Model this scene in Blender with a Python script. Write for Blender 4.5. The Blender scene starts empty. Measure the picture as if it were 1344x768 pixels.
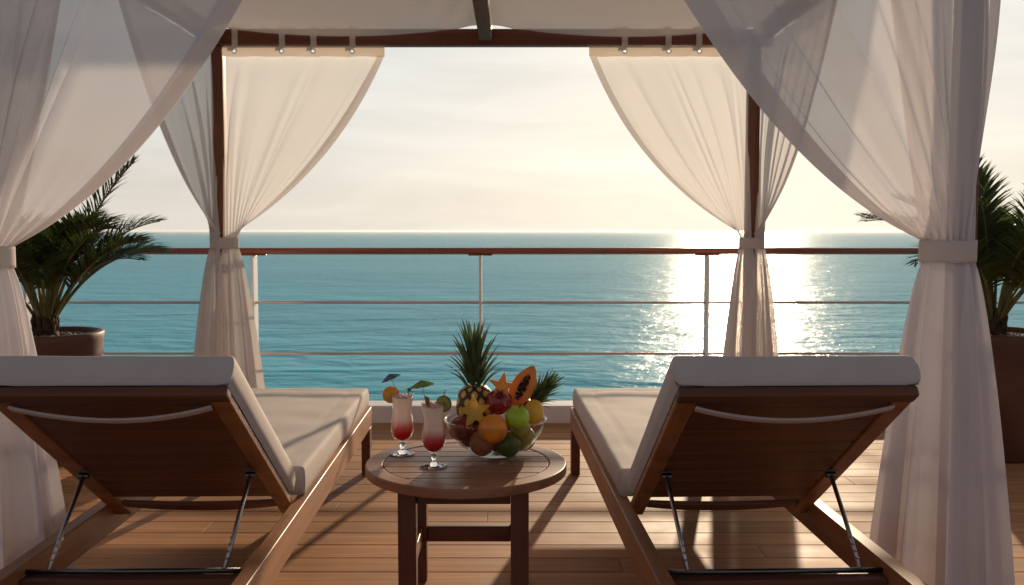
import bpy, bmesh, math, random
from mathutils import Vector, Matrix, noise
R = math.radians
PI = math.pi
rnd = random.Random(7)
scene = bpy.context.scene
col = scene.collection

# ------------------------------------------------------------------ helpers
class MB:
    """collects shapes and links them as one mesh object"""
    def __init__(self):
        self.v = []; self.f = []; self.sm = []
    def add(self, vs, fs, smooth=False, M=None):
        b = len(self.v)
        for p in vs:
            p = Vector(p)
            self.v.append(M @ p if M else p)
        for f in fs:
            self.f.append([b + i for i in f]); self.sm.append(smooth)
    def box(self, x0, x1, y0, y1, z0, z1, M=None):
        vs = [(x0,y0,z0),(x1,y0,z0),(x1,y1,z0),(x0,y1,z0),(x0,y0,z1),(x1,y0,z1),(x1,y1,z1),(x0,y1,z1)]
        self.add(vs, [(0,3,2,1),(4,5,6,7),(0,1,5,4),(1,2,6,5),(2,3,7,6),(3,0,4,7)], False, M)
    def tube(self, pts, rad, n=8, M=None, caps=True, flat=1.0):
        pts = [Vector(p) for p in pts]
        if not hasattr(rad, '__len__'): rad = [rad] * len(pts)
        vs = []; fs = []
        up = None
        for i, p in enumerate(pts):
            t = (pts[min(i+1, len(pts)-1)] - pts[max(i-1, 0)]).normalized()
            if up is None:
                up = Vector((0,0,1)) if abs(t.z) < .9 else Vector((1,0,0))
            s = t.cross(up).normalized(); up = s.cross(t).normalized()
            for k in range(n):
                a = 2*PI*k/n
                vs.append(p + (s*math.cos(a) + up*math.sin(a)*flat) * rad[i])
        for i in range(len(pts)-1):
            for k in range(n):
                a = i*n+k; b = i*n+(k+1) % n
                fs.append((a, b, b+n, a+n))
        if caps:
            fs.append(tuple(reversed(range(n)))); fs.append(tuple(range((len(pts)-1)*n, len(pts)*n)))
        self.add(vs, fs, True, M)
    def lathe(self, prof, n=32, M=None, closed=False):
        vs = []; fs = []
        for r, z in prof:
            for k in range(n):
                a = 2*PI*k/n
                vs.append((r*math.cos(a), r*math.sin(a), z))
        m = len(prof)
        for i in range(m-1 if not closed else m):
            for k in range(n):
                a = i*n+k; b = i*n+(k+1) % n; j = (i+1) % m
                c = j*n+(k+1) % n; d = j*n+k
                fs.append((a, b, c, d))
        self.add(vs, fs, True, M)
    def grid(self, fn, nu, nv, smooth=True, wrap=False):
        vs = [fn(i/nu, j/nv) for j in range(nv+1) for i in range(nu+1)]
        fs = []
        for j in range(nv):
            for i in range(nu):
                a = j*(nu+1)+i
                fs.append((a, a+1, a+nu+2, a+nu+1))
        self.add(vs, fs, smooth)
    def build(self, name, m, parent=None, bevel=0, seg=2, weld=False, sub=0, solid=0):
        me = bpy.data.meshes.new(name)
        me.from_pydata([tuple(v) for v in self.v], [], self.f)
        me.polygons.foreach_set('use_smooth', self.sm)
        me.materials.append(m)
        if weld:
            bm = bmesh.new(); bm.from_mesh(me)
            bmesh.ops.remove_doubles(bm, verts=bm.verts, dist=1e-5)
            bmesh.ops.recalc_face_normals(bm, faces=bm.faces)
            bm.to_mesh(me); bm.free()
        me.update()
        o = bpy.data.objects.new(name, me); col.objects.link(o)
        if parent: o.parent = parent
        if solid:
            s = o.modifiers.new('Solidify', 'SOLIDIFY'); s.thickness = solid; s.offset = 0
        if bevel:
            b = o.modifiers.new('Bevel', 'BEVEL'); b.width = bevel; b.segments = seg
            b.limit_method = 'ANGLE'; b.angle_limit = R(40); b.harden_normals = False
            for p in me.polygons: p.use_smooth = True
            o.modifiers.new('WN', 'WEIGHTED_NORMAL').keep_sharp = True
        if sub:
            s = o.modifiers.new('Sub', 'SUBSURF'); s.levels = sub; s.render_levels = sub
        return o

def tag(o, label=None, cat=None, group=None, kind=None):
    if label: o['label'] = label
    if cat: o['category'] = cat
    if group: o['group'] = group
    if kind: o['kind'] = kind
    return o

def empty(name, loc, rz=0):
    o = bpy.data.objects.new(name, None); col.objects.link(o)
    o.empty_display_size = .1
    o.location = loc; o.rotation_euler = (0, 0, rz)
    return o

def copy_tree(o, parent=None):
    c = o.copy(); col.objects.link(c); c.parent = parent
    for ch in list(o.children): copy_tree(ch, c)
    return c

# ------------------------------------------------------------------ materials
def new_mat(name):
    m = bpy.data.materials.new(name); m.use_nodes = True
    nt = m.node_tree; nt.nodes.clear()
    out = nt.nodes.new('ShaderNodeOutputMaterial')
    return m, nt, out
def N(nt, t, **kw):
    n = nt.nodes.new(t)
    for k, v in kw.items():
        if k == 'inp':
            for a, b in v.items(): n.inputs[a].default_value = b
        else: setattr(n, k, v)
    return n
def ramp(nt, fac, stops):
    r = nt.nodes.new('ShaderNodeValToRGB')
    e = r.color_ramp.elements
    while len(e) < len(stops): e.new(.5)
    for i, (p, c) in enumerate(stops):
        e[i].position = p; e[i].color = (c[0], c[1], c[2], 1)
    nt.links.new(fac, r.inputs[0])
    return r.outputs[0]
def c4(c): return (c[0], c[1], c[2], 1)

def simple(name, c, rough=.5, spec=.5, metal=0, var=.15, scale=8, bump=.15, bscale=60, bdist=.001, sss=0, coat=0, trans=0, ior=1.45, c2=None):
    m, nt, out = new_mat(name)
    p = N(nt, 'ShaderNodeBsdfPrincipled')
    L = nt.links.new
    tc = N(nt, 'ShaderNodeTexCoord')
    nz = N(nt, 'ShaderNodeTexNoise', inp={'Scale': float(scale), 'Detail': 5.0, 'Roughness': .6}); L(tc.outputs['Object'], nz.inputs['Vector'])
    lo = tuple(x*(1-var) for x in c); hi = tuple(min(1, x*(1+var)) for x in (c2 or c))
    L(ramp(nt, nz.outputs['Fac'], [(.3, lo), (.7, hi)]), p.inputs['Base Color'])
    p.inputs['Roughness'].default_value = rough
    p.inputs['Specular IOR Level'].default_value = spec
    p.inputs['Metallic'].default_value = metal
    p.inputs['IOR'].default_value = ior
    p.inputs['Transmission Weight'].default_value = trans
    p.inputs['Coat Weight'].default_value = coat
    if sss:
        p.inputs['Subsurface Weight'].default_value = sss
        p.inputs['Subsurface Radius'].default_value = (1, .5, .3)
        p.inputs['Subsurface Scale'].default_value = .01
    if bump:
        nb = N(nt, 'ShaderNodeTexNoise', inp={'Scale': bscale, 'Detail': 4.0}); L(tc.outputs['Object'], nb.inputs['Vector'])
        b = N(nt, 'ShaderNodeBump', inp={'Strength': bump, 'Distance': bdist}); L(nb.outputs['Fac'], b.inputs['Height'])
        L(b.outputs['Normal'], p.inputs['Normal'])
    L(p.outputs[0], out.inputs[0])
    return m

def wood(name, dark, light, axis='Y', rough=.45, spec=.5, island=0.0, coat=0, k=1.0):
    m, nt, out = new_mat(name); L = nt.links.new
    p = N(nt, 'ShaderNodeBsdfPrincipled')
    tc = N(nt, 'ShaderNodeTexCoord'); g = N(nt, 'ShaderNodeNewGeometry')
    mp = N(nt, 'ShaderNodeMapping')
    sc = {'X': (1.2, 26, 26), 'Y': (26, 1.2, 26), 'Z': (26, 26, 1.2)}[axis]
    mp.inputs['Scale'].default_value = tuple(s*k for s in sc)
    L(tc.outputs['Object'], mp.inputs['Vector'])
    # shift the grain from board to board
    ofs = N(nt, 'ShaderNodeVectorMath', operation='ADD')
    cmb = N(nt, 'ShaderNodeMath', operation='MULTIPLY', inp={1: 57.0}); L(g.outputs['Random Per Island'], cmb.inputs[0])
    L(mp.outputs[0], ofs.inputs[0]); L(cmb.outputs[0], ofs.inputs[1])
    n1 = N(nt, 'ShaderNodeTexNoise', inp={'Scale': 1.0, 'Detail': 6.0, 'Roughness': .62, 'Distortion': .6}); L(ofs.outputs[0], n1.inputs['Vector'])
    n2 = N(nt, 'ShaderNodeTexNoise', inp={'Scale': 3.0, 'Detail': 3.0}); L(tc.outputs['Object'], n2.inputs['Vector'])
    c = ramp(nt, n1.outputs['Fac'], [(.28, dark), (.5, tuple((a+b)/2 for a, b in zip(dark, light))), (.75, light)])
    hsv = N(nt, 'ShaderNodeHueSaturation'); L(c, hsv.inputs['Color'])
    mr = N(nt, 'ShaderNodeMapRange', inp={'From Min': .3, 'From Max': .7, 'To Min': .86, 'To Max': 1.12}); L(n2.outputs['Fac'], mr.inputs['Value'])
    mi = N(nt, 'ShaderNodeMapRange', inp={'To Min': 1-island, 'To Max': 1+island}); L(g.outputs['Random Per Island'], mi.inputs['Value'])
    mm = N(nt, 'ShaderNodeMath', operation='MULTIPLY'); L(mr.outputs[0], mm.inputs[0]); L(mi.outputs[0], mm.inputs[1])
    L(mm.outputs[0], hsv.inputs['Value'])
    L(hsv.outputs[0], p.inputs['Base Color'])
    rr = N(nt, 'ShaderNodeMapRange', inp={'From Min': .3, 'From Max': .7, 'To Min': rough-.08, 'To Max': rough+.12}); L(n2.outputs['Fac'], rr.inputs['Value'])
    L(rr.outputs[0], p.inputs['Roughness'])
    p.inputs['Specular IOR Level'].default_value = spec
    p.inputs['Coat Weight'].default_value = coat
    b = N(nt, 'ShaderNodeBump', inp={'Strength': .25, 'Distance': .0012}); L(n1.outputs['Fac'], b.inputs['Height']); L(b.outputs['Normal'], p.inputs['Normal'])
    L(p.outputs[0], out.inputs[0])
    return m

def fabric(name, c, transp=.14, transl=.45, tc_=(1, .93, .85), weave=True):
    """thin voile: diffuse, light coming through the cloth, and the holes of its weave"""
    m, nt, out = new_mat(name); L = nt.links.new
    tc = N(nt, 'ShaderNodeTexCoord')
    nz = N(nt, 'ShaderNodeTexNoise', inp={'Scale': 5.0, 'Detail': 4.0}); L(tc.outputs['Object'], nz.inputs['Vector'])
    cc = ramp(nt, nz.outputs['Fac'], [(.3, tuple(x*.96 for x in c)), (.7, c)])
    mp = N(nt, 'ShaderNodeMapping'); mp.inputs['Scale'].default_value = (420, 420, 60); L(tc.outputs['Object'], mp.inputs['Vector'])
    nw = N(nt, 'ShaderNodeTexNoise', inp={'Scale': 1.0, 'Detail': 2.0}); L(mp.outputs[0], nw.inputs['Vector'])
    b = N(nt, 'ShaderNodeBump', inp={'Strength': .12, 'Distance': .0008}); L(nw.outputs['Fac'], b.inputs['Height'])
    d = N(nt, 'ShaderNodeBsdfDiffuse'); L(cc, d.inputs[0]); L(b.outputs[0], d.inputs['Normal'])
    t = N(nt, 'ShaderNodeBsdfTranslucent', inp={0: (c[0]*tc_[0], c[1]*tc_[1], c[2]*tc_[2], 1)})
    m1 = N(nt, 'ShaderNodeMixShader', inp={0: transl}); L(d.outputs[0], m1.inputs[1]); L(t.outputs[0], m1.inputs[2])
    if transp > 0:
        tr = N(nt, 'ShaderNodeBsdfTransparent', inp={0: (1, .97, .93, 1)})
        m2 = N(nt, 'ShaderNodeMixShader', inp={0: transp}); L(m1.outputs[0], m2.inputs[1]); L(tr.outputs[0], m2.inputs[2])
        L(m2.outputs[0], out.inputs[0])
    else: L(m1.outputs[0], out.inputs[0])
    return m

def glass(name, c=(1, 1, 1), rough=0.0, ior=1.45):
    m, nt, out = new_mat(name)
    p = N(nt, 'ShaderNodeBsdfPrincipled', inp={'Base Color': c4(c), 'Roughness': rough, 'IOR': ior, 'Transmission Weight': 1.0})
    nt.links.new(p.outputs[0], out.inputs[0]); return m

def thin_glass(name):
    m, nt, out = new_mat(name); L = nt.links.new
    ge = N(nt, 'ShaderNodeNewGeometry'); mr = N(nt, 'ShaderNodeMapRange', inp={'To Min': 1.5, 'To Max': 1/1.5}); L(ge.outputs['Backfacing'], mr.inputs['Value'])
    fr = N(nt, 'ShaderNodeFresnel'); L(mr.outputs[0], fr.inputs['IOR'])
    g_ = N(nt, 'ShaderNodeBsdfGlossy', inp={'Roughness': .02}); t = N(nt, 'ShaderNodeBsdfTransparent', inp={0: (.965, .97, .965, 1)})
    mx = N(nt, 'ShaderNodeMixShader'); L(fr.outputs[0], mx.inputs[0]); L(t.outputs[0], mx.inputs[1]); L(g_.outputs[0], mx.inputs[2])
    L(mx.outputs[0], out.inputs[0]); return m

WD = (.085, .030, .014); WL = (.21, .085, .038)
M = dict(
    deck=wood('deck_teak', (.33, .148, .060), (.56, .285, .125), 'X', .60, .14, .18),
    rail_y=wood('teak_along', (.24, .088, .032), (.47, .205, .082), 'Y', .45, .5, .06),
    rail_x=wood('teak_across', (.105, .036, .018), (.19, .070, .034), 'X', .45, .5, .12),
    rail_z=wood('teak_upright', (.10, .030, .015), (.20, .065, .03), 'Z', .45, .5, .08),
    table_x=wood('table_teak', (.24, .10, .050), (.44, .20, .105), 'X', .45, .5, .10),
    frame_x=wood('frame_wood_across', (.11, .030, .014), (.22, .066, .028), 'X', .5),
    frame_y=wood('frame_wood_along', (.11, .05, .026), (.2, .095, .045), 'Y', .6, .2),
    frame_z=wood('frame_wood_upright', (.11, .034, .016), (.24, .08, .034), 'Z', .4),
    handrail=wood('varnished_handrail', (.24, .062, .026), (.40, .12, .048), 'X', .3, .5, 0, .4),
    voile=fabric('voile', (.84, .82, .83), .18, .40, (1, .96, .92)),
    voile_front=fabric('voile_front', (.82, .80, .83), .18, .20, (1, .95, .91)),  # same voile with shade built in: passes less sun, so front sheets look dimmer
    header=fabric('header_cloth', (.74, .67, .60), .0, .32),
    band=fabric('tie_cloth', (.80, .73, .69), .0, .25),
    canopy=fabric('canopy_cloth', (.78, .69, .64), .08, .28),
    cushion=simple('cushion_cloth', (.62, .555, .52), .85, .2, var=.05, scale=6, bump=.35, bscale=900, bdist=.0006),
    piping=simple('cushion_piping', (.46, .41, .38), .85, .2, var=.05),
    strap=simple('strap_webbing', (.60, .52, .50), .7, .3, var=.08, bump=.3, bscale=300),
    steel=simple('brushed_steel', (.45, .43, .42), .35, .5, 1, var=.1),
    dsteel=simple('dark_steel', (.16, .15, .15), .32, .5, 1, var=.1),
    ring=simple('bright_ring', (.85, .84, .82), .25, .5, .6, var=.02, bump=0),
    white=simple('white_enamel', (.84, .79, .77), .35, .5, 0, var=.06, scale=4, bump=.05),
    rod=simple('rose_steel', (.62, .48, .43), .3, .5, .85, var=.05, bump=0),
    pot=simple('brown_clay', (.11, .050, .035), .5, .3, 0, var=.2, scale=5, bump=.2, bscale=40),
    soil=simple('soil', (.05, .03, .02), .9, .2, var=.4, scale=30, bump=.6, bscale=80, bdist=.01),
    pebble=simple('pebbles', (.22, .17, .14), .7, .3, var=.35, scale=40),
    stem=simple('palm_stem', (.11, .14, .035), .5, .4, var=.25, scale=14, c2=(.20, .15, .05)),
    trunk=simple('palm_trunk', (.07, .04, .025), .8, .3, var=.4, scale=30, bump=.6, bscale=60, bdist=.004),
    hull=simple('hull_paint', (.7, .7, .7), .4, .5, var=.04),
    glass=glass('clear_glass'), thin=thin_glass('blown_glass'),
)
def leaf_mat(name, c, c2, tl=.45, rough=.42):
    m, nt, out = new_mat(name); L = nt.links.new
    g = N(nt, 'ShaderNodeNewGeometry')
    cc = ramp(nt, g.outputs['Random Per Island'], [(0, c), (1, c2)])
    p = N(nt, 'ShaderNodeBsdfPrincipled', inp={'Roughness': rough}); L(cc, p.inputs['Base Color'])
    t = N(nt, 'ShaderNodeBsdfTranslucent'); L(cc, t.inputs[0])
    mx = N(nt, 'ShaderNodeMixShader', inp={0: tl}); L(p.outputs[0], mx.inputs[1]); L(t.outputs[0], mx.inputs[2])
    L(mx.outputs[0], out.inputs[0]); return m
M['leaf'] = leaf_mat('palm_leaflets', (.038, .065, .016), (.095, .125, .030))
M['pineleaf'] = leaf_mat('pineapple_leaves', (.05, .095, .035), (.11, .15, .06), .3, .5)
M['mint'] = leaf_mat('mint_leaves', (.06, .16, .03), (.11, .24, .05), .3)

# ------------------------------------------------------------------ camera
CAM_Z = 1.18; PITCH = math.atan(81/1200)
cd = bpy.data.cameras.new('camera'); cam = bpy.data.objects.new('camera', cd); col.objects.link(cam)
cam.location = (0, 0, CAM_Z); cam.rotation_euler = (PI/2 - PITCH, 0, 0)
cd.sensor_width = 36; cd.lens = 36*1200/1344; cd.clip_end = 90000; cd.clip_start = .05
cd.dof.use_dof = True; cd.dof.focus_distance = 2.9; cd.dof.aperture_fstop = 6.3
scene.camera = cam

# ------------------------------------------------------------------ light
EL, AZ = R(12), R(14)
sv = Vector((math.sin(AZ)*math.cos(EL), math.cos(AZ)*math.cos(EL), math.sin(EL)))
sd = bpy.data.lights.new('sun', 'SUN'); sun = bpy.data.objects.new('sun', sd); col.objects.link(sun)
sd.energy = 4.7; sd.angle = R(.9); sd.color = (1, .79, .55)
sun.rotation_euler = sv.to_track_quat('Z', 'Y').to_euler()

w = bpy.data.worlds.new('World'); scene.world = w; w.use_nodes = True
nt = w.node_tree; nt.nodes.clear(); L = nt.links.new
wo = N(nt, 'ShaderNodeOutputWorld'); bg = N(nt, 'ShaderNodeBackground', inp={'Strength': .10})
sky = N(nt, 'ShaderNodeTexSky', sky_type='NISHITA', sun_disc=False, sun_elevation=EL, sun_rotation=AZ, air_density=1.0, dust_density=2.0, ozone_density=1.0)
tc = N(nt, 'ShaderNodeTexCoord')
dot = N(nt, 'ShaderNodeVectorMath', operation='DOT_PRODUCT', inp={1: sv}); L(tc.outputs['Generated'], dot.inputs[0])
sep = N(nt, 'ShaderNodeSeparateXYZ'); L(tc.outputs['Generated'], sep.inputs[0])
# thin high overcast that glows towards the sun, with soft streaks of cloud
va = ramp(nt, dot.outputs['Value'], [(0, (3.2, 3.05, 3.45)), (.40, (3.8, 3.8, 4.2)), (.72, (5.5, 6.1, 6.5)), (.90, (7.0, 7.3, 7.2)), (1, (8.0, 7.8, 7.3))])
vb = ramp(nt, dot.outputs['Value'], [(0, (3.2, 2.95, 3.2)), (.40, (3.9, 3.6, 3.8)), (.72, (6.6, 6.15, 5.5)), (.90, (7.6, 7.1, 6.3)), (1, (8.6, 8.1, 7.2))])
hz = N(nt, 'ShaderNodeMapRange', interpolation_type='SMOOTHSTEP', inp={'From Min': .0, 'From Max': .24, 'To Min': 0.0, 'To Max': 1.0}); L(sep.outputs['Z'], hz.inputs['Value'])
vm = N(nt, 'ShaderNodeMix', data_type='RGBA'); L(hz.outputs[0], vm.inputs[0]); L(vb, vm.inputs[6]); L(va, vm.inputs[7]); veil = vm.outputs[2]
mpv = N(nt, 'ShaderNodeMapping'); mpv.inputs['Scale'].default_value = (1.6, 1.6, 9); L(tc.outputs['Generated'], mpv.inputs['Vector'])
cn = N(nt, 'ShaderNodeTexNoise', inp={'Scale': 2.2, 'Detail': 6.0, 'Roughness': .55, 'Distortion': .8}); L(mpv.outputs[0], cn.inputs['Vector'])
cr = N(nt, 'ShaderNodeMapRange', inp={'From Min': .35, 'From Max': .7, 'To Min': .90, 'To Max': 1.06}); L(cn.outputs['Fac'], cr.inputs['Value'])
fall = N(nt, 'ShaderNodeMapRange', interpolation_type='SMOOTHSTEP', inp={'From Min': .15, 'From Max': .8, 'To Min': 1.0, 'To Max': .25}); L(sep.outputs['Z'], fall.inputs['Value'])
mu = N(nt, 'ShaderNodeMath', operation='MULTIPLY'); L(cr.outputs[0], mu.inputs[0]); L(fall.outputs[0], mu.inputs[1])
vs_ = N(nt, 'ShaderNodeVectorMath', operation='SCALE'); L(veil, vs_.inputs[0]); L(mu.outputs[0], vs_.inputs['Scale'])
ss_ = N(nt, 'ShaderNodeVectorMath', operation='SCALE', inp={'Scale': .035}); L(sky.outputs[0], ss_.inputs[0])
ad = N(nt, 'ShaderNodeVectorMath', operation='ADD'); L(vs_.outputs[0], ad.inputs[0]); L(ss_.outputs[0], ad.inputs[1])
L(ad.outputs[0], bg.inputs[0]); L(bg.outputs[0], wo.inputs[0])

vs = scene.view_settings
vs.view_transform = 'Standard'; vs.look = 'None'; vs.gamma = 1; vs.exposure = .10; vs.use_curve_mapping = False
cy = scene.cycles
cy.max_bounces = 12; cy.diffuse_bounces = 5; cy.glossy_bounces = 4; cy.transmission_bounces = 10; cy.transparent_max_bounces = 24
cy.caustics_reflective = False; cy.caustics_refractive = False
cy.use_denoising = True; cy.sample_clamp_indirect = 4; cy.blur_glossy = .5

# ------------------------------------------------------------------ sea, hull, deck
m, nt, out = new_mat('sea_water'); L = nt.links.new
tc = N(nt, 'ShaderNodeTexCoord')
def wn(sc, det, sx=.45, rough=.55, w_=0.0, dist=.4):
    mp = N(nt, 'ShaderNodeMapping'); mp.inputs['Scale'].default_value = (sc*sx, sc, sc); mp.inputs['Rotation'].default_value = (0, 0, w_)
    L(tc.outputs['Object'], mp.inputs['Vector'])
    n = N(nt, 'ShaderNodeTexNoise', inp={'Scale': 1.0, 'Detail': det, 'Roughness': rough, 'Distortion': dist}); L(mp.outputs[0], n.inputs['Vector'])
    return n.outputs['Fac']
b1 = N(nt, 'ShaderNodeBump', inp={'Strength': 1.0, 'Distance': 1.4}); L(wn(.09, 3, .5, w_=.3), b1.inputs['Height'])
b2 = N(nt, 'ShaderNodeBump', inp={'Strength': 1.0, 'Distance': .44}); L(wn(.36, 4, .6, .55, -.25), b2.inputs['Height']); L(b1.outputs[0], b2.inputs['Normal'])
b3 = N(nt, 'ShaderNodeBump', inp={'Strength': 1.0, 'Distance': .15}); L(wn(1.3, 3, .7, .5, .4), b3.inputs['Height']); L(b2.outputs[0], b3.inputs['Normal'])
cw = ramp(nt, wn(.018, 4, .3), [(.35, (.020, .41, .58)), (.65, (.045, .49, .67))])
df = N(nt, 'ShaderNodeBsdfDiffuse'); L(cw, df.inputs[0]); L(b2.outputs[0], df.inputs['Normal'])
gl = N(nt, 'ShaderNodeBsdfGlossy', inp={'Roughness': .21}); L(b3.outputs[0], gl.inputs['Normal'])
fr = N(nt, 'ShaderNodeFresnel', inp={'IOR': 1.33}); L(b3.outputs[0], fr.inputs['Normal'])
fm = N(nt, 'ShaderNodeMath', operation='MULTIPLY', inp={1: .40}); L(fr.outputs[0], fm.inputs[0])
mx = N(nt, 'ShaderNodeMixShader'); L(fm.outputs[0], mx.inputs[0]); L(df.outputs[0], mx.inputs[1]); L(gl.outputs[0], mx.inputs[2])
L(mx.outputs[0], out.inputs[0])
M['sea'] = m
b = MB(); S = 60000
b.add([(-S, -S, -14), (S, -S, -14), (S, S, -14), (-S, S, -14)], [(0, 1, 2, 3)])
tag(b.build('sea', M['sea']), 'calm teal sea reaching to the horizon', kind='structure')

YR = 5.62
b = MB()
y = -3.0; row = 0
pr = random.Random(3)
y = 5.56
while y > -3.2:
    x = -7 + pr.uniform(0, 2.4)
    x0 = -7
    while x0 < 7:
        x1 = min(7, x)
        b.box(x0+.001, x1-.001, y-.131, y, -.03, 0)
        x0 = x1; x = x1 + pr.choice([2.4, 3.0, 3.6])
    y -= .137; row += 1
tag(b.build('deck', M['deck'], bevel=.0011, seg=2), 'teak plank deck with dark caulked gaps', kind='structure')
b = MB(); b.box(-7, 7, -3.3, YR-.06, -.25, -.007); b.box(-7, 7, -3.3, YR+.08, -13.9, -.2501); b.box(-7, 7, YR-.0595, YR+.07, -.25, -.0502)
tag(b.build('ship_hull', simple('caulk_and_hull', (.02, .014, .012), .9, .05)), 'dark underside of the deck and hull', kind='structure')
b = MB(); b.box(-7, 7, 5.565, YR+.13, -.05, .105)
tag(b.build('kerb', M['white'], bevel=.008), 'low pale kerb along the deck edge', kind='structure')

# ------------------------------------------------------------------ railing
rl = tag(empty('ship_railing', (0, YR+.05, 0)), 'ship railing with polished red-brown handrail and thin steel bars before the sea', 'railing')
def put(o, parent):   # geometry given in world coordinates, parent is an Empty at some place
    o.matrix_parent_inverse = (Matrix.Translation(parent.location) @ Matrix.Rotation(parent.rotation_euler.z, 4, 'Z')).inverted()
    return o
b = MB(); b.tube([(-7, YR+.05, 1.055), (7, YR+.05, 1.055)], .030, 16, flat=.72)
put(b.build('handrail', M['handrail'], rl), rl)
for z in (.735, .415):
    b = MB(); b.tube([(-7, YR+.05, z), (7, YR+.05, z)], .0085, 10); put(b.build('bar', M['rod'], rl), rl)
for i in range(-2, 5):
    x = -1.60 + i*1.405
    b = MB(); b.box(x-.008, x+.008, YR+.002, YR+.098, .106, 1.026); po = put(b.build('post', M['white'], rl, bevel=.003), rl)
    b = MB(); b.box(x-.075, x+.075, YR+.028, YR+.072, 1.0265, 1.035); put(b.build('saddle_plate', M['handrail'], rl, bevel=.003), rl)

# ------------------------------------------------------------------ cabana frame and canopy
XL, XR, YF, YB = -1.695, 1.395, 2.86, 5.35
cb = tag(empty('cabana', ((XL+XR)/2, (YF+YB)/2, 0)), 'four-post wooden cabana with a sagging beige cloth canopy', 'cabana')
for (x, y) in ((XL, YB), (XR, YB), (XL, YF), (XR+.008, YF)):
    b = MB(); b.box(x-.034, x+.034, y-.034, y+.034, .001, 2.239); put(b.build('post', M['frame_z'], cb, bevel=.006), cb)
b = MB(); b.box(XL-.1, XR+.1, YB-.035, YB+.035, 2.24, 2.333); put(b.build('beam', M['frame_x'], cb, bevel=.006), cb)
b = MB(); b.box(XL-.1, XR+.12, YF-.035, YF+.035, 2.24, 2.333); put(b.build('beam', M['frame_x'], cb, bevel=.006), cb)
for x in (XL, XR+.01):
    b = MB(); b.box(x-.03, x+.03, YF+.036, YB-.036, 2.245, 2.336); put(b.build('beam', M['frame_y'], cb, bevel=.006), cb)
XC = (XL+XR)/2
b = MB(); b.box(XC-.038, XC+.038, YF+.036, YB-.036, 2.262, 2.338); put(b.build('ridge_beam', M['frame_y'], cb, bevel=.006), cb)
b = MB()
def canopy_pt(u, v):
    x = XL-.06 + (XR-XL+.12)*u
    y = 2.70 + (5.285-2.70)*v
    t = (x-(XL-.06))/(XC-XL+.06) if x < XC else (XR+.06-x)/(XR+.06-XC)
    z = 2.349 - .068*math.sin(PI*min(1, max(0, t)))**.8 + (.006*t)
    z -= .035*math.sin(PI*v)*math.sin(PI*t)
    z += .004*math.sin(9*v+3*u)*math.sin(PI*t) + .0035*math.sin(60*t+14*v*v)*math.exp(-((1-t)/.16)**2) + .003*math.sin(70*t+9*v)*math.exp(-(t/.12)**2)
    return (x, y, z)
b.grid(canopy_pt, 120, 70)
for xs in (XL-.06, XR+.06):
    b.grid(lambda u, v: (xs+.003*math.sin(19*u), 2.70+(5.285-2.70)*u, 2.3505-.095*v-.006*math.sin(13*u)*v), 60, 4)
put(b.build('canopy', M['canopy'], cb), cb)

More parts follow.
